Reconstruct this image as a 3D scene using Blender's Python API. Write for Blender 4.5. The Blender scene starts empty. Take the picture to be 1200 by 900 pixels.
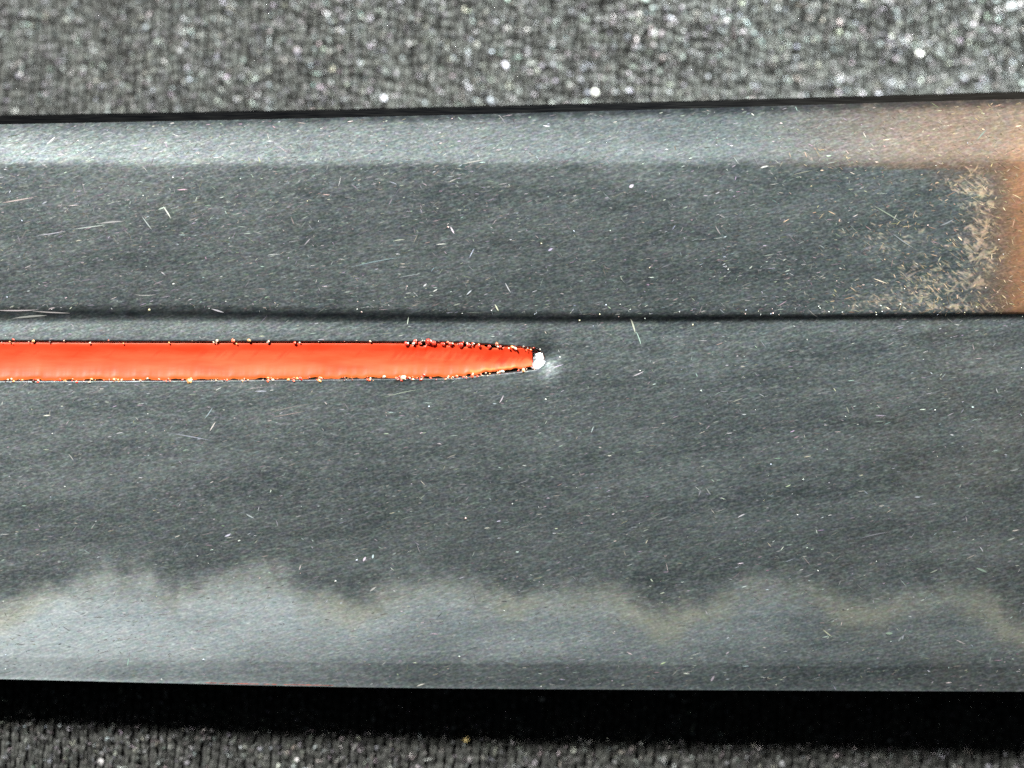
import bpy, math
import numpy as np

rng = np.random.default_rng(11)
R = math.radians
S = 0.054 / 1200.0            # metres per photo pixel on the plane of the blade
ZF = 0.0060                   # height of the focus plane (the blade's top side)
D = 0.160                     # camera distance to that plane

# ------------------------------------------------------------------ camera
scene = bpy.context.scene
cd = bpy.data.cameras.new('camera')
cam = bpy.data.objects.new('camera', cd)
scene.collection.objects.link(cam)
cam.location = (0, 0, ZF + D)
cam.rotation_euler = (0, 0, 0)
cd.sensor_width = 36.0
cd.lens = 36.0 * D / 0.054
cd.clip_start = 0.01
cd.clip_end = 20
cd.dof.use_dof = True
cd.dof.focus_distance = D
cd.dof.aperture_fstop = 8.6
scene.camera = cam

# ------------------------------------------------------------------ world, lamps, exposure
world = bpy.data.worlds.new('World')
scene.world = world
world.use_nodes = True
bg = world.node_tree.nodes['Background']
bg.inputs[0].default_value = (0.80, 0.93, 1.0, 1)
bg.inputs[1].default_value = 0.022


def area(name, loc, target, sx, sy, watts, col):
    ld = bpy.data.lights.new(name, 'AREA')
    ld.shape = 'RECTANGLE'
    ld.size, ld.size_y = sx, sy
    ld.energy = watts
    ld.color = col
    o = bpy.data.objects.new(name, ld)
    scene.collection.objects.link(o)
    o.location = loc
    from mathutils import Vector
    d = Vector(target) - Vector(loc)
    o.rotation_euler = d.to_track_quat('-Z', 'Y').to_euler()
    return o


area('key_lamp', (-0.155, 0.20, 0.235), (0, 0, 0), 0.042, 0.042, 2.8, (1.0, 0.98, 0.93))
area('grazing_fill', (0.060, 0.068, 0.025), (0.022, 0.018, 0), 0.012, 0.008, 0.50, (0.93, 1.0, 0.97))  # added beside the blade to brighten the cloth at the right

scene.view_settings.view_transform = 'Standard'
scene.view_settings.look = 'None'
scene.view_settings.exposure = 0
scene.view_settings.gamma = 1
scene.cycles.use_denoising = False
scene.cycles.max_bounces = 6
scene.cycles.sample_clamp_indirect = 4


# ------------------------------------------------------------------ helpers
def W(px, py, z):
    """a photo pixel seen on the level z -> world point"""
    k = (ZF + D - z) / D
    return (px - 600) * S * k, (450 - py) * S * k


def vnoise(x, seed, amp=1.0, n=5, base=0.01, gain=0.6):
    """smooth 1-D noise as a sum of sines"""
    r = np.random.default_rng(seed)
    out = np.zeros_like(np.asarray(x, float))
    a, f = 1.0, base
    tot = 0
    for _ in range(n):
        out += a * np.sin(x * f * 2 * math.pi + r.uniform(0, 6.28))
        out += 0.6 * a * np.sin(x * f * 1.37 * 2 * math.pi + r.uniform(0, 6.28))
        tot += 1.6 * a
        a *= gain
        f *= 2.03
    return amp * out / tot


def grid_noise(x, y, seed, cell):
    """smooth 2-D value noise"""
    r = np.random.default_rng(seed)
    T = r.random((256, 256))
    u, v = x / cell + 1000.3, y / cell + 1000.7
    i, j = np.floor(u).astype(int), np.floor(v).astype(int)
    fu, fv = u - i, v - j
    fu, fv = fu * fu * (3 - 2 * fu), fv * fv * (3 - 2 * fv)
    a, b = T[i % 256, j % 256], T[(i + 1) % 256, j % 256]
    c, d = T[i % 256, (j + 1) % 256], T[(i + 1) % 256, (j + 1) % 256]
    return (a * (1 - fu) + b * fu) * (1 - fv) + (c * (1 - fu) + d * fu) * fv


def sstep(a, b, x):
    t = np.clip((x - a) / (b - a), 0, 1)
    return t * t * (3 - 2 * t)


def mesh_np(name, co, faces, mat, parent=None, smooth=True, attrs=None):
    """co Nx3, faces MxK (constant K) or a list of arrays"""
    me = bpy.data.meshes.new(name)
    if isinstance(faces, list):
        loops = np.concatenate([f.ravel() for f in faces])
        counts = np.concatenate([np.full(len(f), f.shape[1]) for f in faces])
    else:
        loops = faces.ravel()
        counts = np.full(len(faces), faces.shape[1])
    me.vertices.add(len(co))
    me.vertices.foreach_set('co', np.asarray(co, np.float32).ravel())
    me.loops.add(len(loops))
    me.loops.foreach_set('vertex_index', loops.astype(np.int32))
    me.polygons.add(len(counts))
    starts = np.concatenate([[0], np.cumsum(counts)[:-1]])
    me.polygons.foreach_set('loop_start', starts.astype(np.int32))
    me.polygons.foreach_set('use_smooth', np.full(len(counts), smooth))
    me.update(calc_edges=True)
    for k, v in (attrs or {}).items():
        if v.ndim == 1:
            a = me.attributes.new(k, 'FLOAT', 'POINT')
            a.data.foreach_set('value', v.astype(np.float32))
        else:
            a = me.attributes.new(k, 'FLOAT_COLOR', 'POINT')
            a.data.foreach_set('color', np.c_[v, np.ones(len(v))].astype(np.float32).ravel())
    me.materials.append(mat)
    o = bpy.data.objects.new(name, me)
    scene.collection.objects.link(o)
    if parent:
        o.parent = parent
    return o


def grid_faces(nr, nc):
    i = np.arange(nr - 1)[:, None] * nc + np.arange(nc - 1)[None, :]
    return np.stack([i, i + nc, i + nc + 1, i + 1], -1).reshape(-1, 4)


def thing(name, label, cat, loc=(0, 0, 0)):
    o = bpy.data.objects.new(name, None)
    o.empty_display_size = 0.005
    o.location = loc
    o['label'] = label
    o['category'] = cat
    scene.collection.objects.link(o)
    return o


class N:
    """small node-tree writer"""
    def __init__(s, name):
        s.m = bpy.data.materials.new(name)
        s.m.use_nodes = True
        s.t = s.m.node_tree
        s.b = s.t.nodes['Principled BSDF']

    def node(s, typ, **kw):
        n = s.t.nodes.new(typ)
        for k, v in kw.items():
            setattr(n, k, v)
        return n

    def put(s, inp, v):
        if hasattr(v, 'is_output') or isinstance(v, bpy.types.NodeSocket):
            s.t.links.new(v, inp)
        elif isinstance(v, (tuple, list)) and len(v) == 3 and inp.type == 'RGBA':
            inp.default_value = (*v, 1)
        else:
            inp.default_value = v

    def math(s, op, a, b=None, clamp=False):
        n = s.node('ShaderNodeMath', operation=op, use_clamp=clamp)
        s.put(n.inputs[0], a)
        if b is not None:
            s.put(n.inputs[1], b)
        return n.outputs[0]

    def rng(s, v, a, b, c, d, smooth=False):
        n = s.node('ShaderNodeMapRange')
        n.interpolation_type = 'SMOOTHSTEP' if smooth else 'LINEAR'
        for i, x in enumerate((v, a, b, c, d)):
            s.put(n.inputs[i], x)
        return n.outputs[0]

    def mix(s, f, a, b):
        n = s.node('ShaderNodeMix', data_type='RGBA')
        s.put(n.inputs[0], f)
        s.put(n.inputs[6], a)
        s.put(n.inputs[7], b)
        return n.outputs[2]

    def attr(s, name):
        n = s.node('ShaderNodeAttribute', attribute_name=name)
        return n

    def noise(s, sx, sy, rot=0.0, detail=2.0, off=0.0, out=0, dist=0.0):
        """noise whose cells are about sx by sy photo pixels"""
        if not hasattr(s, 'tc'):
            s.tc = s.node('ShaderNodeTexCoord').outputs['Object']
        mp = s.node('ShaderNodeMapping', vector_type='TEXTURE')
        mp.inputs['Location'].default_value = (off * 0.01, off * 0.013, 0)
        mp.inputs['Rotation'].default_value = (0, 0, R(rot))
        mp.inputs['Scale'].default_value = (sx * S, sy * S, 0.5 * (sx + sy) * S)
        s.put(mp.inputs[0], s.tc)
        nz = s.node('ShaderNodeTexNoise')
        nz.inputs['Scale'].default_value = 1.0
        nz.inputs['Detail'].default_value = detail
        nz.inputs['Distortion'].default_value = dist
        s.put(nz.inputs['Vector'], mp.outputs[0])
        return nz.outputs[out]


# ------------------------------------------------------------------ materials
def steel_material():
    k = N('brushed_steel')
    streak = k.noise(22, 2.2, 7, 3)
    streak2 = k.noise(9, 2.0, 20, 2, 3)
    streak3 = k.noise(8, 2.0, -14, 2, 9)
    grain = k.noise(3.2, 2.6, 20, 1, 5)
    blot = k.noise(120, 40, 5, 4, 1)
    colr = k.noise(9, 3.5, 10, 2, 7, out=1)
    s1 = k.rng(streak, 0.35, 0.72, -0.10, 0.22)
    s2 = k.rng(streak2, 0.50, 0.78, 0, 0.62)
    s3 = k.rng(streak3, 0.52, 0.78, 0, 0.5)
    g = k.rng(grain, 0.3, 0.75, -0.24, 0.32)
    f = k.math('ADD', k.math('ADD', s1, s2), k.math('ADD', s3, g))
    f = k.math('ADD', f, k.rng(blot, 0.3, 0.7, -0.18, 0.18))
    f = k.math('ADD', f, k.rng(k.noise(380, 26, 2, 4, 31), 0.3, 0.7, -0.15, 0.15))
    f = k.math('ADD', k.math('MULTIPLY', f, 0.52), 0.0)
    ham = k.attr('whitened').outputs['Fac']
    hab = k.attr('bright_line').outputs['Fac']
    warm_refl = k.attr('warm_tint').outputs['Fac']
    smear = k.attr('smear').outputs['Fac']
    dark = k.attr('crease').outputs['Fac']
    base = k.mix(k.math('ADD', f, 0.18, True), (0.142, 0.174, 0.186), (0.55, 0.61, 0.61))
    white = k.mix(k.rng(f, -0.3, 0.9, 0, 1), (0.46, 0.54, 0.585), (0.88, 0.95, 0.96))
    base = k.mix(ham, base, white)
    base = k.mix(k.math('MULTIPLY', hab, 0.52), base, k.mix(g, (0.78, 0.79, 0.64), (1.0, 1.0, 0.84)))
    # streaky tan oxide smears, and a warm reflection painted into the base colour
    st = k.noise(11, 4, -35, 6, 13, dist=0.8)
    st2 = k.noise(17, 12, 28, 9, 17, dist=1.2)
    sm = k.math('MAXIMUM', st, st2)
    smf = k.math('MULTIPLY', k.rng(k.math('ADD', sm, k.math('MULTIPLY', smear, 0.34)), 0.72, 0.93, 0, 1, True),
                 k.math('MULTIPLY', smear, 3.0, True))
    base = k.mix(k.math('MULTIPLY', smf, 0.55), base, (0.78, 0.58, 0.38))
    tf = k.math('ADD', warm_refl, k.math('MULTIPLY', k.math('MULTIPLY', warm_refl, k.math('SUBTRACT', sm, 0.55)), 1.1), True)
    base = k.mix(tf, base, k.mix(k.rng(k.math('ADD', warm_refl, k.math('MULTIPLY', f, 0.35)), 0.45, 1.05, 0, 1), (0.56, 0.34, 0.21), (1.0, 0.50, 0.27)))
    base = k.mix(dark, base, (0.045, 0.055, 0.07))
    # faint colour in the grain
    hsv = k.node('ShaderNodeMix', data_type='RGBA', blend_type='OVERLAY')
    hsv.inputs[0].default_value = 0.2
    k.put(hsv.inputs[6], base)
    k.put(hsv.inputs[7], colr)
    k.put(k.b.inputs['Base Color'], hsv.outputs[2])
    k.b.inputs['Metallic'].default_value = 1.0
    rough = k.math('ADD', k.rng(f, -0.3, 0.8, 0.34, 0.42), k.math('MULTIPLY', ham, 0.07))
    rough = k.math('ADD', rough, k.math('MULTIPLY', smf, 0.12))
    k.put(k.b.inputs['Roughness'], rough)
    bp = k.node('ShaderNodeBump')
    bp.inputs['Strength'].default_value = 1.0
    bp.inputs['Distance'].default_value = 0.0000030
    k.put(bp.inputs['Height'], f)
    k.put(k.b.inputs['Normal'], bp.outputs[0])
    return k.m


def polished_material():
    k = N('polished_steel')
    k.b.inputs['Base Color'].default_value = (0.8, 0.82, 0.85, 1)
    k.b.inputs['Metallic'].default_value = 1
    k.put(k.b.inputs['Roughness'], k.rng(k.noise(3, 3), 0.3, 0.7, 0.20, 0.42))
    return k.m


def dark_steel_material():
    k = N('dark_spine_steel')
    f = k.noise(30, 2.0, 0, 3)
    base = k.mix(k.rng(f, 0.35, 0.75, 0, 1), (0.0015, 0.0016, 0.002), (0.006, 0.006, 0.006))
    base = k.mix(k.math('MULTIPLY', k.attr('warm_tint').outputs['Fac'], 0.5), base, (0.004, 0.003, 0.002))
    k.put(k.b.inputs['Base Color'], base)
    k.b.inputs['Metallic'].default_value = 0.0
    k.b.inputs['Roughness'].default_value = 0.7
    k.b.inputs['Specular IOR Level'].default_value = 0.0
    return k.m


def lacquer_material():
    k = N('red_lacquer')
    a = k.noise(60, 12, 0, 3)
    b = k.noise(4, 3, 0, 2)
    base = k.mix(k.rng(a, 0.3, 0.7, 0, 1), (0.90, 0.045, 0.010), (0.95, 0.085, 0.030))
    base = k.mix(k.attr('rim').outputs['Fac'], base, (0.95, 0.26, 0.05))
    k.put(k.b.inputs['Base Color'], base)
    k.b.inputs['Roughness'].default_value = 0.38
    k.b.inputs['Specular IOR Level'].default_value = 0.5
    bp = k.node('ShaderNodeBump')
    bp.inputs['Strength'].default_value = 0.6
    bp.inputs['Distance'].default_value = 0.00001
    k.put(bp.inputs['Height'], k.math('ADD', a, k.math('MULTIPLY', b, 0.25)))
    k.put(k.b.inputs['Normal'], bp.outputs[0])
    return k.m


def tint_material(name, rough, metallic, spec=0.5, mult=None):
    k = N(name)
    k.put(k.b.inputs['Base Color'], k.attr('tint').outputs['Color'])
    k.b.inputs['Roughness'].default_value = rough
    k.b.inputs['Metallic'].default_value = metallic
    k.b.inputs['Specular IOR Level'].default_value = spec
    return k.m


def yarn_material():
    k = N('black_yarn')
    a = k.noise(3, 3, 0, 3)
    b = k.noise(70, 60, 0, 3, 4)
    base = k.mix(k.rng(a, 0.3, 0.7, 0, 1), (0.014, 0.016, 0.015), (0.108, 0.117, 0.105))
    c = k.noise(15, 15, 0, 2, 8)
    base = k.mix(k.rng(b, 0.35, 0.7, 0, 0.45), base, (0.10, 0.105, 0.092))
    base = k.mix(k.rng(c, 0.38, 0.62, 0.75, 0, True), base, (0.014, 0.015, 0.014))
    k.put(k.b.inputs['Base Color'], base)
    k.b.inputs['Roughness'].default_value = 0.5
    k.b.inputs['Specular IOR Level'].default_value = 0.6
    k.b.inputs['Sheen Weight'].default_value = 0.25
    bp = k.node('ShaderNodeBump')
    bp.inputs['Strength'].default_value = 0.8
    bp.inputs['Distance'].default_value = 0.00004
    k.put(bp.inputs['Height'], a)
    k.put(k.b.inputs['Normal'], bp.outputs[0])
    return k.m


STEEL = steel_material()
POLISH = polished_material()
SPINE = dark_steel_material()
RED = lacquer_material()
YARN = yarn_material()
_bk = N('dark_cloth_ground')
_bk.put(_bk.b.inputs['Base Color'], _bk.mix(_bk.noise(5, 5, 0, 3), (0.010, 0.011, 0.011), (0.05, 0.052, 0.05)))
_bk.b.inputs['Roughness'].default_value = 0.85
BACK = _bk.m
FLECK = tint_material('bright_scratch_metal', 0.5, 0.6)
CRUMB = tint_material('lacquer_crumb', 0.3, 0.0, 0.8)
FIBRE_RING = tint_material('pale_fibre_and_ring', 0.45, 0.0, 0.8)
GLINT = tint_material('sparkle_tint', 0.6, 0.0, 0.6)


# ------------------------------------------------------------------ blade profile
# feature lines of the blade as photo rows along x; canonical rows in V
V = np.array([138., 193., 364., 376., 399., 446., 776., 806.])
XT = np.array([-1600., 0., 150., 400., 600., 800., 1000., 1200., 2800.])
LINES = np.array([
    [168, 146, 143, 138, 133, 127.5, 121.5, 115.5, 84],
    [196, 192, 193, 194, 192, 191, 189, 187, 180],
    [352, 362, 358, 364, 367, 369, 368, 366, 356],
    [375, 375, 373, 376, 378, 377, 374, 371, 360],
    [398, 399, 400, 400, 401, 401, 400, 399, 392],
    [446, 447, 447, 445, 443, 443, 443, 443, 440],
    [750, 768, 773, 777, 778, 780, 781, 782, 786],
    [765, 795.5, 799.5, 805.5, 807.5, 808.5, 809.5, 810.5, 815]], float)


def lines_at(x):
    L = np.stack([np.interp(x, XT, l) for l in LINES])
    # gentle smoothing so that the outline bends instead of kinking
    for dx in (60, 120):
        L = L + np.stack([np.interp(x + dx, XT, l) + np.interp(x - dx, XT, l) for l in LINES])
    return L / 5.0


def tilt_deg(v):
    """how much the surface leans to the far side (towards the lamp), in degrees"""
    P = [(120, 0.5), (141, 0.5), (149, 1.8), (165, 3.5), (182, 5.0), (188, 4.6), (197, -0.6), (250, -2.0), (330, -1.9),
         (360, -2.0), (365, -10), (374, -12), (379, 2.5), (384, 4.0), (396, 3.5), (404, 2.2), (450, 1.2), (520, 1.2),
         (640, 0.8), (700, 1.6), (760, 2.2), (774, 1.6), (780, 0.0), (801, -0.6), (804, 2.5), (820, 2.5)]
    P = np.array(P, float)
    return np.interp(v, P[:, 0], P[:, 1])


_vv = np.arange(120, 830, 0.25)
_zz = np.cumsum(np.tan(np.radians(tilt_deg(_vv)))) * 0.25 * S   # leaning to the far side: falls as v shrinks
_zz = _zz - np.interp(370, _vv, _zz) + 0.0063


def groove(x, v):
    """depth of the cut groove at photo x, canonical row v"""
    end = 637.5
    taper = np.clip((end - x) / 110.0, 0, 1)
    half = 23.5 * (0.52 + 0.48 * taper ** 0.75)
    cap = np.sqrt(np.clip(1 - (np.clip(x - (end - 12), 0, 12) / 12.0) ** 2, 0, 1))
    half = np.where(x > end, 0.001, half * np.maximum(cap, 0.001))
    c = 422.5 - 2.0 * (1 - taper)
    q = np.clip(np.abs(v - c) / half, 0, 1)
    prof = np.clip((1 - q ** 4) * 1.6, 0, 1)
    return (0.00042 + 0.00008 * sstep(606, 614, x)) * prof * np.where(x > end, 0, 1)


def surf(x, v, with_groove=True):
    """photo x, canonical row v -> world points on the blade's top side"""
    L = lines_at(x)
    # canonical row -> photo row
    k = np.clip(np.searchsorted(V, v, side='right') - 1, 0, len(V) - 2)
    V0, V1 = V[k], V[k + 1]
    ii = np.arange(len(x))
    y0, y1 = L[k, ii], L[k + 1, ii]
    py = y0 + (v - V0) / (V1 - V0) * (y1 - y0)
    z = np.interp(v, _vv, _zz)
    z = z + 0.00002 * (grid_noise(x, py, 5, 220) - 0.5)
    z = z - 0.00016 * np.exp(-((x - 637) / 16.0) ** 2 - ((v - 420) / 20.0) ** 2)  # shallow dip added so the steel beside the groove tip glows
    if with_groove:
        z = z - groove(x, v)
    kk = (ZF + D - z) / D
    return np.stack([(x - 600) * S * kk, (450 - py) * S * kk, z], -1), py


# waving upper limit of the hardened zone (photo px)
HX = np.array([-200, -60, 0, 40, 70, 110, 170, 205, 235, 290, 335, 365, 390, 425, 450, 480, 520, 555, 590, 610, 640, 700,
               735, 760, 782, 805, 830, 870, 915, 945, 975, 1005, 1035, 1070, 1110, 1140, 1170, 1200, 1260, 1400], float)
HY = np.array([690, 700, 706, 698, 680, 671, 668, 686, 678, 665, 670, 686, 699, 702, 692, 680, 671, 676, 694, 700, 686, 686,
               700, 714, 724, 714, 702, 684, 674, 682, 696, 712, 700, 686, 682, 694, 712, 735, 700, 690], float)


def steel_attrs(x, py):
    hy = np.interp(x, HX, HY) + vnoise(x, 3, 5, 4, 0.012)
    wob = (grid_noise(x, py, 21, 26) - 0.5) * 18 + (grid_noise(x, py, 22, 9) - 0.5) * 9
    d = py - hy + wob
    ham = sstep(-28, 44, d)
    ham = ham * (0.80 + 0.30 * (grid_noise(x, py * 3, 23, 90) - 0.5))
    ham = ham * np.interp(x, [0, 300, 700], [1.15, 0.92, 0.74]) * (1 - 0.35 * sstep(728, 772, py) * sstep(100, 420, x))
    ham = ham * (1 - 0.55 * sstep(772, 782, py) * sstep(330, 520, x))
    ham = ham * (1 - 0.62 * sstep(560, 1120, x))  # light's fall-off to the right put into the whitening
    ham = np.maximum(ham, (0.05 + 0.17 * sstep(100, 700, x)) * sstep(196, 188, py) * sstep(141, 158, py + 0.018 * x))  # bevel's light reflection also whitened into its colour, rising to the right
    depth = np.exp(-((d - 14) / 17.0) ** 2)
    dip = sstep(676, 712, np.interp(x, HX, HY))
    hab = depth * (0.35 + 0.75 * dip)
    # warm reflection painted at the right end, then the oxide smear mask
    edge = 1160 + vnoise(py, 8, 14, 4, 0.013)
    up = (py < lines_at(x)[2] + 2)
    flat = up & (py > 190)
    warm_refl = np.where(flat, 0.95 * (0.55 * sstep(edge - 40, edge + 20, x) + 0.45 * sstep(1160, 1206, x)), 0.0)
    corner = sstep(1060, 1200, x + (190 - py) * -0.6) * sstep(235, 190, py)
    warm_refl = np.where(up, np.maximum(warm_refl, 0.7 * corner), warm_refl)
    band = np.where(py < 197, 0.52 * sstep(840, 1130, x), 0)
    warm_refl = np.maximum(warm_refl, band)
    warm_refl = np.maximum(warm_refl, np.where(~up, 0.10 * sstep(850, 1200, x) * (grid_noise(x, py, 31, 45)), 0))
    blob = lambda cx, cy, rx, ry: np.exp(-((x - cx) / rx) ** 2 - ((py - cy) / ry) ** 2)
    sm = (0.66 * blob(1152, 270, 30, 75) + 0.55 * blob(1085, 335, 60, 26) + 0.34 * blob(1025, 275, 45, 22) +
          0.5 * blob(1010, 355, 60, 12) + 0.5 * blob(975, 188, 40, 10) + 0.55 * blob(1130, 362, 70, 9) +
          0.55 * blob(1120, 215, 45, 18) + 0.35 * blob(1100, 290, 60, 60) + 0.14 * blob(960, 260, 60, 45) + 0.18 * blob(1010, 300, 60, 40))
    sm = np.where(up, np.clip(sm, 0, 1), 0.0)
    return {'whitened': np.clip(ham, 0, 1), 'bright_line': hab, 'warm_tint': warm_refl, 'smear': sm}


def xs_blade():
    fine = np.r_[np.arange(-60, 600, 2.5), np.arange(600, 645, 1.0), np.arange(645, 1262, 2.5)]
    left = np.arange(-1600, -60, 40.0)
    right = np.arange(1262, 2800, 40.0)
    return np.r_[left, fine, right, 2800.0]


def strip(name, vs, mat, parent, crease=None):
    xs = xs_blade()
    X, VV = np.meshgrid(xs, vs)
    co, py = surf(X.ravel(), VV.ravel())
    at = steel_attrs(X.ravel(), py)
    at['crease'] = np.zeros(len(py)) if crease is None else crease(X.ravel(), VV.ravel())
    o = mesh_np(name, co, grid_faces(len(vs), len(xs)), mat, parent, attrs=at)
    return o


blade = thing('sword_blade', 'grey polished steel sword blade with a red lacquered groove, lying across black knitted cloth',
              'sword blade')

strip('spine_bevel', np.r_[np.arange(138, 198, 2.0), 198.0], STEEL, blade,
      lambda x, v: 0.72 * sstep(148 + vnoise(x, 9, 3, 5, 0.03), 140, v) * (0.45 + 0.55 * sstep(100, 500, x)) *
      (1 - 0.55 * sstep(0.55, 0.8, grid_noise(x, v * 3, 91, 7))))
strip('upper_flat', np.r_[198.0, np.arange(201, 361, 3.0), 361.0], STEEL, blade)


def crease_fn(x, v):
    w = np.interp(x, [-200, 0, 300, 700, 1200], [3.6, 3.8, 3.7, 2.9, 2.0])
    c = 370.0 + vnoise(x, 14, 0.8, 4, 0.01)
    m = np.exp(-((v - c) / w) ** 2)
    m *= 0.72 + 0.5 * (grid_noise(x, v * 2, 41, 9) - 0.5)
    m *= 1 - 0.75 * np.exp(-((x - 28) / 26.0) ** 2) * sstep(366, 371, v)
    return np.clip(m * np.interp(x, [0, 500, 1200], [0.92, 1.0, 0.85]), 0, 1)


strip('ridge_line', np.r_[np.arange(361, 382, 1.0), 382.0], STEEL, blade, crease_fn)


def groove_crease(x, v):
    end = 637.5
    taper = np.clip((end - x) / 110.0, 0, 1)
    half = 23.5 * (0.52 + 0.48 * taper ** 0.75)
    c = 422.5 - 2.0 * (1 - taper)
    q = np.abs(v - c) / half
    g = (grid_noise(x, v * 2, 61, 14))
    m = sstep(1.13, 1.03, q) * (0.2 + 0.5 * g)
    return np.where(x < end - 30, m, 0.0) * sstep(end, end - 60, x)


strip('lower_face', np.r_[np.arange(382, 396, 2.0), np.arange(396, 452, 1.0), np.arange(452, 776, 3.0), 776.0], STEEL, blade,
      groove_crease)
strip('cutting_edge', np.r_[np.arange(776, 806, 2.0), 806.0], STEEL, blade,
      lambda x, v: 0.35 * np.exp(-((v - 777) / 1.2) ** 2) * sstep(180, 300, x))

# spine (the narrow dark roof-shaped back) and the hidden underside
xs = xs_blade()
top, pyt = surf(xs, np.full(len(xs), 138.0))
rows = [top]
out_px = np.interp(xs, [-1600, 0, 400, 800, 1200, 2800], [160, 135, 128, 118.3, 107, 72])
zt = top[:, 2]
for t in (0.25, 0.5, 0.75, 1.0):
    z = zt - 0.0021 * t ** 1.1
    py = pyt + (out_px - pyt) * t
    X, Y = W(xs, py, z)
    rows.append(np.stack([X, Y, z], -1))
lastY = rows[-1][:, 1]
rows.append(np.stack([xs * S - 600 * S, lastY - 0.0004, np.full(len(xs), 0.0021)], -1))
co = np.concatenate(rows)
mesh_np('spine', co, grid_faces(len(rows), len(xs)), SPINE, blade, attrs={'warm_tint': np.tile(sstep(700, 1200, xs), len(rows))})
edge, _ = surf(xs, np.full(len(xs), 806.0))
ridge, _ = surf(xs, np.full(len(xs), 370.0))
low = np.stack([rows[-1][:, 0], ridge[:, 1], np.full(len(xs), 0.0014)], -1)
e0 = edge.copy()
e1 = edge.copy(); e1[:, 1] += 0.0008; e1[:, 2] -= 0.0005
mesh_np('underside', np.concatenate([rows[-1], low, e1, e0]), grid_faces(4, len(xs)), SPINE, blade,
        attrs={'warm_tint': np.zeros(4 * len(xs))})

# ------------------------------------------------------------------ red lacquer in the groove
lx = np.r_[np.arange(-1600, -60, 40.0), np.arange(-60, 624, 1.25)]
nv = 33
taper = np.clip((637.5 - lx) / 110.0, 0, 1)
half = 23.5 * (0.52 + 0.48 * taper ** 0.75)
cen = 422.5 - 2.0 * (1 - taper)
r1 = vnoise(lx, 71, 0.9, 5, 0.02) + 0.7 * (grid_noise(lx, lx * 0, 72, 5) - 0.5)
r2 = vnoise(lx, 73, 1.3, 5, 0.03) + 3.2 * (grid_noise(lx, lx * 0, 74, 6) - 0.5)
chip = sstep(466, 490, lx) * 4.0 * sstep(0.35, 0.62, grid_noise(lx, lx * 0 + 3, 75, 7)) * sstep(640, 560, lx)
topv = cen - half * 0.985 + 0.6 + r1 * 0.6 + chip
botv = cen + half * 0.985 - 1.6 + r2 - 2.4 * sstep(520, 590, lx)
tipk = np.sqrt(np.clip((626 - lx) / 12.0, 0, 1))
topv = cen + (topv - cen) * (0.72 + 0.28 * tipk)
botv = cen + (botv - cen) * (0.72 + 0.28 * tipk)
T = np.linspace(0, 1, nv)[:, None]
VV = topv[None] * (1 - T) + botv[None] * T
XX = np.repeat(lx[None], nv, 0)
co, _ = surf(XX.ravel(), VV.ravel(), False)
q = np.repeat(2 * T - 1, len(lx), 1)
dz = 0.00005 + 0.00016 * (1 - q ** 2) ** 0.8 + 0.00010 * (np.abs(q) ** 14)
co[:, 2] -= dz.ravel()
rim = np.clip(np.abs(q) ** 16 * np.where(q > 0, 1.0, 0.35) +
              0.35 * np.exp(-((q - 0.78) / 0.09) ** 2) * sstep(536, 552, XX) * (grid_noise(XX, q * 40, 78, 9) > 0.45), 0, 1)
mesh_np('lacquer_fill', co, grid_faces(nv, len(lx)), RED, blade, attrs={'rim': rim.ravel()})

# bare rounded end of the groove, a small mirror-like bowl
gx = np.linspace(619, 638.5, 28)
gv = np.linspace(-1, 1, 27)
GX, GV = np.meshgrid(gx, gv)
hh = 13.0 * np.sqrt(np.clip(1 - ((GX - 628.5) / 10.2) ** 2, 0.001, 1)) * (1 + 0.16 * (grid_noise(GX, GV * 0 + 7, 77, 2.2) - 0.5))
VV = 420.5 + GV * hh
co, _ = surf(GX.ravel(), VV.ravel(), False)
depth = 0.21 * (640 - GX) * S + 0.22 * hh * (1 - GV) * S
depth = depth * (1 + 0.10 * GV ** 2) + 0.02 * S * 13 * (1 - GV ** 2)
co[:, 2] += 0.000002 - depth.ravel()
mesh_np('groove_end', co, grid_faces(len(gv), len(gx)), POLISH, blade)


# ------------------------------------------------------------------ lumps helper (crumbs, beads)
def lumps(pts, rad, seed, squash=0.8, seg=(4, 6)):
    """many small uneven pebbles in one mesh; returns co, faces, owner"""
    r = np.random.default_rng(seed)
    nr, nc = seg
    th = np.linspace(0, math.pi, nr + 1)
    ph = np.arange(nc) / nc * 2 * math.pi
    P = np.stack([np.sin(th)[:, None] * np.cos(ph), np.sin(th)[:, None] * np.sin(ph),
                  np.cos(th)[:, None] * np.ones(nc)], -1).reshape(-1, 3)
    i = np.arange(nr)[:, None] * nc + np.arange(nc)[None]
    j = np.arange(nr)[:, None] * nc + (np.arange(nc)[None] + 1) % nc
    F = np.stack([i, i + nc, j + nc, j], -1).reshape(-1, 4)
    n = len(pts)
    co = P[None] * rad[:, None, None] * r.uniform(0.65, 1.35, (n, 1, 3)) * np.array([1, 1, squash])
    co = co * (1 + 0.18 * r.standard_normal((n, len(P), 1)))
    a = r.uniform(0, math.pi, n)
    c, s = np.cos(a)[:, None], np.sin(a)[:, None]
    co = np.stack([co[..., 0] * c - co[..., 1] * s, co[..., 0] * s + co[..., 1] * c, co[..., 2]], -1)
    co = co + pts[:, None, :]
    F = (F[None] + (np.arange(n) * len(P))[:, None, None]).reshape(-1, 4)
    return co.reshape(-1, 3), F, np.repeat(np.arange(n), len(P))


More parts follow.
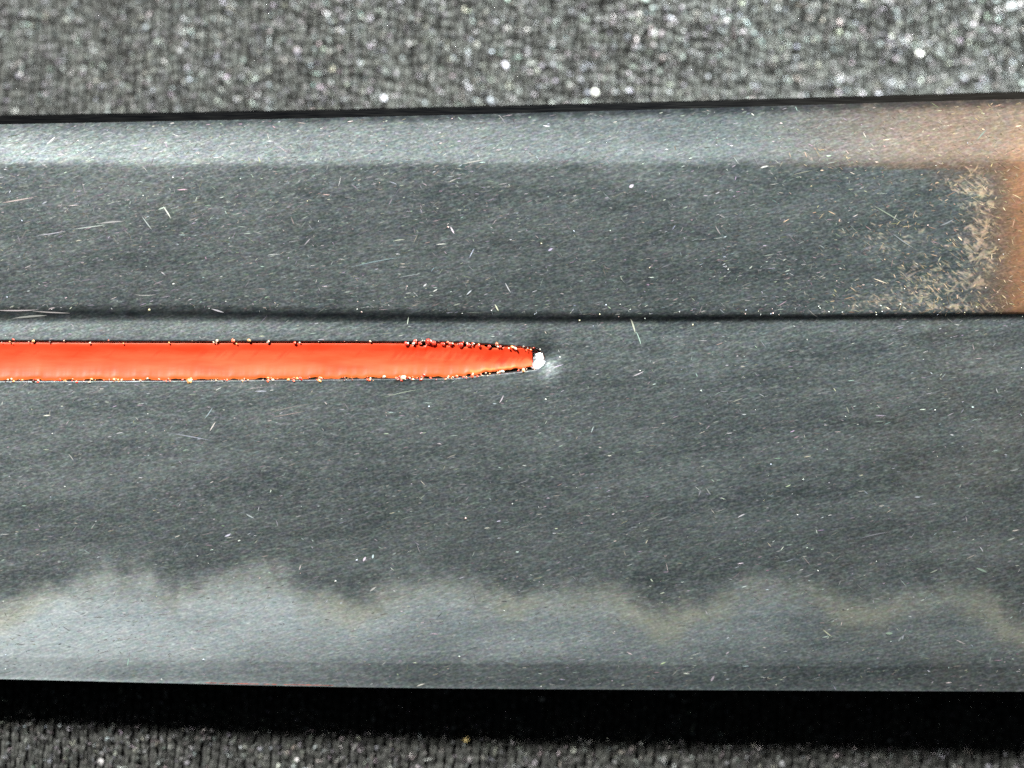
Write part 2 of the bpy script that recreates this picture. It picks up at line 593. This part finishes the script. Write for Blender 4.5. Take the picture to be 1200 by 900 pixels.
# crumbs along the groove lips
chips = np.array([(476, 402, 2.6), (486, 399, 3.6), (492, 401, 2.4), (503, 399, 3.4), (508, 401, 2.8), (519, 402, 2.6), (528, 402, 2.2),
                  (540, 403, 3.0), (549, 403, 2.4), (561, 404, 2.4), (573, 405, 2.4), (586, 405, 2.0), (602, 406, 2.6),
                  (90, 447, 2.0), (352, 444, 3.0), (362, 443, 2.0), (497, 441, 2.0)], float)
pts, _ = surf(chips[:, 0], chips[:, 1], False)
co, F, own = lumps(pts, chips[:, 2] * S * 0.85, 15, 0.35, (5, 9))
chip_tint = np.array([0.85, 0.06, 0.03]) * rng.uniform(0.7, 1.0, (len(chips), 1))
o = mesh_np('lacquer_flakes', co, F, CRUMB, blade, attrs={'tint': chip_tint[own]})
o['kind'] = 'stuff'

n = 340
cx = np.r_[rng.uniform(-40, 480, 190), rng.uniform(470, 632, 150)]
side = np.where(rng.random(n) < np.where(cx < 480, 0.85, 0.55), 1, -1)
tp = np.clip((634 - cx) / 110.0, 0, 1)
hf = 23.5 * (0.50 + 0.50 * tp ** 0.75)
ce = 422.5 - 2.0 * (1 - tp)
# bunch them up so that the lip is uneven
cx = cx + 5 * np.sin(cx * 0.21)
vv = ce + side * (hf + rng.uniform(-3.0, 1.4, n))
pts, _ = surf(cx, vv, False)
pts[:, 2] -= 0.00001
rad = rng.lognormal(math.log(0.95), 0.48, n) * S
co, F, own = lumps(pts, rad, 5)
pal = np.array([[0.85, 0.10, 0.05], [0.85, 0.16, 0.08], [0.7, 0.5, 0.36], [0.7, 0.36, 0.14], [0.5, 0.45, 0.38], [0.10, 0.05, 0.04]])
tint = pal[rng.choice(6, n, p=[.2, .14, .24, .16, .16, .10])]
o = mesh_np('lacquer_crumbs', co, F, CRUMB, blade, attrs={'tint': tint[own]})
o['kind'] = 'stuff'


# ------------------------------------------------------------------ scratches and specks on the steel
def slivers(x, v, ln, wd, ang, seed, lift=0.000004):
    """thin pointed raised burrs: x, v photo px; ln, wd px; ang degrees"""
    nseg = 4
    t = np.linspace(-0.5, 0.5, nseg + 1)
    r = np.random.default_rng(seed)
    n = len(x)
    a = np.radians(ang)[:, None]
    bend = r.normal(0, 0.018, (n, 1))
    cxp = t[None] * ln[:, None]
    cyp = bend * ln[:, None] * (4 * t[None] ** 2)
    wv = wd[:, None] * 0.5 * (1 - (2 * np.abs(t[None])) ** 2.0 * 0.9)
    rows = []
    for sgn in (-1, 1):
        lx_, ly_ = cxp, cyp + sgn * wv
        X = x[:, None] + lx_ * np.cos(a) - ly_ * np.sin(a)
        Yv = v[:, None] - (lx_ * np.sin(a) + ly_ * np.cos(a))
        rows.append((X, Yv))
    X = np.concatenate([rows[0][0], rows[1][0]], 1)
    Yv = np.clip(np.concatenate([rows[0][1], rows[1][1]], 1), 139, 805)
    co, _ = surf(X.ravel(), Yv.ravel(), False)
    co[:, 2] += lift
    m = nseg + 1
    f = np.stack([np.arange(nseg), np.arange(nseg) + 1, np.arange(nseg) + 1 + m, np.arange(nseg) + m], -1)
    F = (f[None] + (np.arange(n) * 2 * m)[:, None, None]).reshape(-1, 4)
    return co, F, np.repeat(np.arange(n), 2 * m)


def in_red(x, v):
    return (x < 642) & (v > 397) & (v < 448)


n = 26000
x = rng.uniform(-60, 1260, n)
v = np.r_[rng.uniform(140, 365, n // 2), rng.uniform(376, 804, n - n // 2)]
dens = 0.30 + 0.9 * grid_noise(x, v, 51, 60) * grid_noise(x, v, 52, 17)
dens = np.where(v < 300, dens * (1.35 - 0.6 * sstep(200, 700, x)), dens * 0.7)
dens = np.where(np.abs(v - 360) < 9, dens * 1.6, dens)
keep = (rng.random(n) < dens) & ~in_red(x, v)
x, v = x[keep], v[keep]
n = len(x)
ln = np.clip(rng.lognormal(math.log(4.2), 0.5, n), 1.6, 17)
wd = np.clip(rng.lognormal(math.log(0.66), 0.3, n), 0.35, 1.5)
ang = np.where(rng.random(n) < 0.72, rng.normal(9, 10, n), rng.uniform(-80, 80, n))
ang = np.where((x > 900) & (v < 360) & (rng.random(n) < 0.4), rng.normal(-30, 12, n), ang)
br = np.clip(rng.lognormal(math.log(0.15), 0.60, n), 0.05, 0.7)
hue = rng.normal(0, 0.10, (n, 3))
tint = np.clip(br[:, None] * (1 + hue), 0, 1)
warm = sstep(880, 1200, x) * (v < 366)
tint = tint * (1 + warm[:, None] * np.array([0.25, -0.10, -0.42]))
co, F, own = slivers(x, v, ln, wd, ang, 3)
o = mesh_np('fine_scratches', co, F, FLECK, blade, attrs={'tint': np.clip(tint, 0, 1)[own]})
o['kind'] = 'stuff'

# the scratches and nicks one can point at
big = [  # x, v, length, width, angle, brightness
    (196, 250, 17, 1.8, -58, 1.0), (172, 263, 20, 1.3, -54, .7), (190, 245, 10, 2.2, 20, .7), (530, 269, 9, 2.2, -62, 1.0),
    (595, 335, 13, 1.4, -60, .8), (582, 358, 9, 2.0, -60, .9), (498, 333, 5, 2.2, 40, .9), (510, 339, 6, 1.8, 30, .8),
    (478, 375, 9, 1.6, 80, .9), (742, 380, 18, 2.4, -72, .55), (749, 395, 17, 1.4, -70, .5), (60, 161, 14, 2.0, 45, .9),
    (255, 367, 15, 1.8, -14, .9), (170, 350, 26, 1.0, 0, .6), (20, 367, 50, 1.6, 0, .8), (60, 369, 44, 1.4, -3, .7),
    (35, 373, 40, 2.4, 4, .55), (588, 470, 10, 1.4, 62, .8), (249, 500, 13, 1.5, 58, .8), (245, 484, 18, 1.2, 55, .5),
    (225, 512, 44, 1.0, -10, .5), (338, 486, 40, 1.0, 10, .35), (340, 478, 60, .9, 12, .3), (267, 628, 8, 2.4, 25, .8),
    (427, 655, 6, 3.0, 60, .9), (437, 652, 5, 2.6, 80, .9), (740, 219, 6, 4.5, 30, .8), (645, 291, 6, 3, 30, .6),
    (835, 792, 8, 3, 60, .7), (493, 802, 10, 1.6, 20, .9), (1042, 738, 9, 3.6, 0, .5), (1055, 744, 9, 2.4, 50, .5),
    (1150, 665, 14, 3, -22, .5), (1138, 650, 12, 1.8, 25, .45), (1025, 625, 36, 1.4, 12, .4), (948, 672, 14, 1.6, 20, .45),
    (945, 655, 14, 1.2, -50, .4), (1190, 620, 8, 2, 10, .7), (1185, 630, 10, 2.2, 20, .6), (437, 690, 9, 2.4, 35, .5),
    (105, 268, 40, 1.4, 8, .6), (60, 276, 34, 1.4, 9, .6), (20, 236, 36, 1.6, 10, .6), (130, 262, 30, 2.2, 6, .5),
    (440, 306, 60, 1.0, 12, .4), (480, 322, 24, 1, 10, .4), (555, 190, 26, 1.2, 10, .45), (1110, 263, 18, 2.0, 24, .5),
    (1150, 170, 14, 1.8, 40, .4), (940, 205, 26, 1.4, 12, .4), (1040, 252, 38, 1.6, -30, .5), (1058, 283, 30, 1.6, -34, .5),
    (885, 190, 20, 1.2, -60, .4), (300, 455, 30, 1, 8, .35), (470, 462, 44, 1.2, 12, .35), (830, 576, 10, 1.6, -55, .6),
    (820, 578, 8, 1.6, 70, .5), (1075, 582, 7, 2.4, 0, .7), (925, 655, 12, 1.4, 20, .5), (150, 780, 10, 1.6, 80, .6),
]
b = np.array(big, float)
bt = np.clip(b[:, 5:6] * np.where(b[:, 0:1] > 800, 0.42, 0.75) * (1 + rng.normal(0, 0.08, (len(b), 3))), 0, 1)
co, F, own = slivers(b[:, 0], b[:, 1], b[:, 2], b[:, 3] * 0.8, b[:, 4], 9, 0.000008)
o = mesh_np('deep_scratches', co, F, FLECK, blade, attrs={'tint': bt[own]})
o['kind'] = 'stuff'

# tan oxide streaks, in bunches, towards the right end of the upper flat
cl = [(1160, 235, 22, 32, 40), (1165, 300, 20, 30, 50), (1085, 325, 40, 22, 80), (1110, 350, 50, 12, 60), (1000, 350, 40, 12, 25),
      (1025, 272, 20, 12, 14), (1070, 255, 22, 10, 14), (1120, 285, 20, 12, 22), (975, 192, 36, 10, 26), (1120, 212, 40, 16, 30),
      (1180, 345, 26, 18, 30), (955, 255, 40, 40, 20)]
X_, V_, A_ = [], [], []
for cx_, cy_, sx_, sy_, m_ in cl:
    m_ = int(m_ * 0.6)
    X_.append(rng.normal(cx_, sx_ * 0.7, m_)); V_.append(rng.normal(cy_, sy_ * 0.7, m_))
    A_.append(rng.normal(rng.choice([-36, 26, 60]), 24, m_))
x, v, ang = np.concatenate(X_), np.clip(np.concatenate(V_), 142, 368), np.concatenate(A_)
n = len(x)
br = np.clip(rng.lognormal(math.log(0.30), 0.45, n), 0.1, 0.9)
tint = np.clip(br[:, None] * np.array([1.05, 0.80, 0.55]) * (1 + rng.normal(0, 0.06, (n, 3))), 0, 1)
co, F, own = slivers(x, v, np.clip(rng.lognormal(math.log(4.5), 0.45, n), 2, 13), rng.uniform(0.45, 1.2, n), ang, 44, 0.000006)
o = mesh_np('oxide_streaks', co, F, FLECK, blade, attrs={'tint': tint[own]})
o['kind'] = 'stuff'

# a thin red trace along the very edge
n = 26
x = rng.uniform(240, 395, n)
co, F, own = slivers(x, np.full(n, 804.3), rng.uniform(4, 16, n), rng.uniform(0.6, 1.3, n), rng.normal(0, 1, n), 66)
o = mesh_np('red_edge_trace', co, F, CRUMB, blade, attrs={'tint': np.tile(np.array([0.30, 0.09, 0.07]), (len(co), 1))})
o['kind'] = 'stuff'

# dust grains lying on the steel
n = 170
x = rng.uniform(-40, 1240, n)
v = rng.uniform(140, 804, n)
v = np.where(rng.random(n) < 0.25, rng.normal(362, 5, n), v)
keep = ~in_red(x, v)
x, v = x[keep], v[keep]
pts, _ = surf(x, v, False)
n = len(x)
rad = rng.lognormal(math.log(0.75), 0.35, n) * S
co, F, own = lumps(pts, rad, 8, 0.6, (3, 5))
pal = np.array([[.8, .8, .76], [.85, .6, .55], [.9, .82, .5], [.6, .65, .8], [.5, .55, .5]])
tint = 0.6 * pal[rng.choice(5, n, p=[.5, .12, .12, .08, .18])]
o = mesh_np('dust_grains', co, F, CRUMB, blade, attrs={'tint': tint[own]})
o['kind'] = 'stuff'

# ------------------------------------------------------------------ knitted cloth
def cloth_z(X, Y):
    """height of the cloth's face (metres)"""
    px, py = X / S + 600, 450 - Y / S
    z = 0.0007 + 0.00045 * np.sin(px / 310.0 + 1.0) * sstep(500, 100, py) - 0.0011 * sstep(420, -300, px) * sstep(120, -60, py)
    z = z + 0.0003 * (grid_noise(px, py, 81, 170) - 0.5) + 0.00012 * (grid_noise(px, py, 82, 60) - 0.5)
    z = z + 0.0014 * sstep(640, 860, py) * np.interp(px, [-300, 0, 1200, 1500], [2.05, 2.0, 1.0, 0.8])
    z = z + 0.0010 * sstep(150, -100, py) * sstep(200, 900, px)
    fade = sstep(2600, 1400, np.hypot(px - 600, py - 450))
    return z * fade


cloth = thing('knitted_cloth', 'black knitted cloth with pale lint lying flat beneath the steel blade', 'cloth')

# backing sheet, large
g = np.r_[np.linspace(-0.3, -0.06, 25)[:-1], np.linspace(-0.06, 0.06, 121), np.linspace(0.06, 0.3, 25)[1:]]
GX, GY = np.meshgrid(g, g)
co = np.stack([GX.ravel(), GY.ravel(), cloth_z(GX.ravel(), GY.ravel()) - 0.00022], -1)
mesh_np('cloth_backing', co, grid_faces(len(g), len(g))[:, ::-1], BACK, cloth)


def tubes(paths, rad, nside=5):
    """paths n x m x 3 centre lines, rad n x m -> mesh arrays"""
    n, m, _ = paths.shape
    tan = np.gradient(paths, axis=1)
    tan /= np.linalg.norm(tan, axis=2, keepdims=True) + 1e-12
    up = np.array([0.13, 0.07, 1.0])
    sd = np.cross(tan, up)
    sd /= np.linalg.norm(sd, axis=2, keepdims=True) + 1e-12
    nn = np.cross(sd, tan)
    ph = np.arange(nside) / nside * 2 * math.pi
    co = paths[:, :, None] + rad[:, :, None, None] * (sd[:, :, None] * np.cos(ph)[None, None, :, None] +
                                                      nn[:, :, None] * np.sin(ph)[None, None, :, None])
    i = (np.arange(m - 1)[:, None] * nside + np.arange(nside)[None])
    j = (np.arange(m - 1)[:, None] * nside + (np.arange(nside)[None] + 1) % nside)
    f = np.stack([i, j, j + nside, i + nside], -1).reshape(-1, 4)
    F = (f[None] + (np.arange(n) * m * nside)[:, None, None]).reshape(-1, 4)
    return co.reshape(-1, 3), F, np.repeat(np.arange(n), m * nside)


PX = 10.4 * S
PY = 10.4 * S
nx, ny = 162, 124
I, J = np.meshgrid(np.arange(nx), np.arange(ny))
I, J = I.ravel(), J.ravel()
X0 = (I - nx / 2) * PX
Y0 = (J - ny / 2) * PY
# skew and waviness of the knit
X0 = X0 + 0.05 * Y0 + 0.5 * PX * (grid_noise(Y0 / S, X0 / S, 83, 120) - 0.5)
Y0 = Y0 + 0.6 * PY * (grid_noise(X0 / S, Y0 / S, 84, 100) - 0.5)
Y0 = Y0 + PY * (0.9 * rng.random(nx)[I] + 0.35 * np.sin(J * 0.5 + 6.28 * rng.random(nx)[I]))
jit = rng.normal(0, 0.09, (len(X0), 2)) * PX
X0, Y0 = X0 + jit[:, 0], Y0 + jit[:, 1]
# leave out what lies deep under the blade
t = np.linspace(0, 1, 5)
paths, rads = [], []
pyc = 450 - Y0 / S
vis = (pyc < 330) | (pyc > 600)
r_yarn = np.random.default_rng(77)
X0, Y0 = X0[vis], Y0[vis]
for sgn in (-1, 1):
    lx_ = sgn * (0.02 + 0.22 * np.sin(t * math.pi * 0.55)) * PX
    ly_ = (t - 0.5) * 1.5 * PY
    lz_ = (np.sin(t * math.pi) * 0.22 - 0.08 + 0.10 * t) * PX
    X = X0[:, None] + lx_[None]
    Y = Y0[:, None] + ly_[None]
    Z = cloth_z(X.ravel(), Y.ravel()).reshape(X.shape) + lz_[None] - 0.00010
    paths.append(np.stack([X, Y, Z], -1))
    rr = 0.185 * PX * (0.45 + 0.68 * np.sin(t * math.pi))[None] * r_yarn.uniform(0.65, 1.25, (len(X0), 1))
    rads.append(rr)
co, F, own = tubes(np.concatenate(paths), np.concatenate(rads), 6)
o = mesh_np('knit_stitches', co, F, YARN, cloth)
o['kind'] = 'stuff'


def cloth_points(n, seed, band=True):
    r = np.random.default_rng(seed)
    px = r.uniform(-120, 1320, n)
    py = np.where(r.random(n) < 0.62, r.uniform(-60, 175, n), r.uniform(800, 960, n))
    return px, py, r


# loose fibres, and small pale curls added to imitate out-of-focus sparkle rings
n = 8000
px, py, r = cloth_points(n, 101)
m = 8
t = np.linspace(0, 1, m)[None]
curl = r.random(n) < 0.75
a0 = r.uniform(0, 2 * math.pi, n)[:, None]
turn = np.where(curl, r.uniform(3.8, 6.0, n), r.normal(0, 1.2, n))[:, None]
L = np.where(curl, r.uniform(7, 15, n), r.uniform(4, 14, n))[:, None] * S
ang = a0 + turn * t
dx = np.cumsum(np.cos(ang), 1) / m * L
dy = np.cumsum(np.sin(ang), 1) / m * L
X, Y = W(px, py, 0.001)
X = X[:, None] + dx
Y = Y[:, None] + dy
hgt = r.uniform(0.3, 1.6, n)[:, None] * np.sin(t * math.pi) * 5 * S
Z = cloth_z(X.ravel(), Y.ravel()).reshape(X.shape) + 0.00008 + hgt
w = (r.uniform(0.35, 0.75, n)[:, None] * S) * np.ones((1, m))
co, F, own = tubes(np.stack([X, Y, Z], -1), w, 3)
br = np.clip(r.lognormal(math.log(0.20), 0.75, n), 0.04, 0.9)
tint = np.clip(br[:, None] * (1 + r.normal(0, 0.07, (n, 3))), 0, 1)
o = mesh_np('fibres_and_sparkle_rings', co, F, FIBRE_RING, cloth, attrs={'tint': tint[own]})
o['kind'] = 'stuff'

# grains in the cloth, their bright tint standing for specular sparkle
n = 2600
px, py, r = cloth_points(n, 202)
keepp = r.random(n) < np.where(py < 400, 0.2 + 0.8 * np.clip(px / 900, 0, 1), 0.6)
px, py = px[keepp], py[keepp]
n = len(px)
X, Y = W(px, py, 0.001)
Z = cloth_z(X, Y) + 0.00010
rad = r.lognormal(math.log(1.25), 0.50, n) * S
co, F, own = lumps(np.stack([X, Y, Z], -1), rad, 12, 0.8, (3, 5))
br = np.clip(r.lognormal(math.log(0.30), 0.6, n), 0.08, 1)
tint = np.clip(br[:, None] * (1 + r.normal(0, 0.06, (n, 3)) + np.array([-0.02, 0, 0.06])), 0, 1)
o = mesh_np('sparkle_tinted_grains', co, F, GLINT, cloth, smooth=False, attrs={'tint': tint[own]})
o['kind'] = 'stuff'

# the few grains that stand out, tinted bright for their sparkle
SPOTS = [
    (697, 108, 4.6, (1.0, 1.0, .92), 'sparkle_tinted_grain', 'largest grain, tinted white for sparkle, on the cloth just above the blade spine, over the middle'),
    (547, 862, 5.2, (1.0, .80, .35), 'sparkle_tinted_grain', 'grain tinted yellow for sparkle on the cloth below the cutting edge'),
    (1079, 62, 4.2, (1, 1, .95), 'sparkle_tinted_grain', 'bright white grain beside a fainter one on the upper cloth, far right of the others'),
    (738, 106, 3.8, (.9, .88, 1), 'sparkle_tinted_grain', 'bluish white grain just right of the largest grain above the spine'),
    (592, 76, 3.4, (.9, .88, 1), 'sparkle_tinted_grain', 'lilac white grain high above the tip of the red groove'),
    (210, 59, 3.2, (.45, .45, .46), 'sparkle_tinted_grain', 'grey ringed grain alone on the dark upper left cloth'),
    (851, 24, 3.8, (1, .97, 1), 'sparkle_tinted_grain', 'round white grain near the upper cloth border, between middle and right'),
    (449, 115, 3.6, (.92, .92, 1), 'sparkle_tinted_grain', 'pale blue grain touching the spine above the middle of the groove'),
    (21, 89, 3.2, (.35, .33, .4), 'sparkle_tinted_grain', 'dull violet grain at the far left of the upper cloth'),
    (330, 892, 3.6, (.95, 1, .9), 'sparkle_tinted_grain', 'white grain at the lower border of the cloth, left of the yellow one'),
]
for k, (px, py, rr, col, nm, lab) in enumerate(SPOTS):
    X, Y = W(px, py, 0.0012)
    z = float(cloth_z(np.array([X]), np.array([Y]))[0]) + 0.00006
    co, F, own = lumps(np.zeros((1, 3)), np.array([rr * 0.8 * S]), 300 + k, 0.75, (5, 8))
    o = mesh_np(nm, co, F, GLINT, None, smooth=False, attrs={'tint': np.tile(np.array(col), (len(co), 1))})
    o.location = (X, Y, z + 0.6 * rr * S)
    o['label'] = lab
    o['category'] = 'glitter grain'
    o['group'] = 'bright grains lying on the cloth'
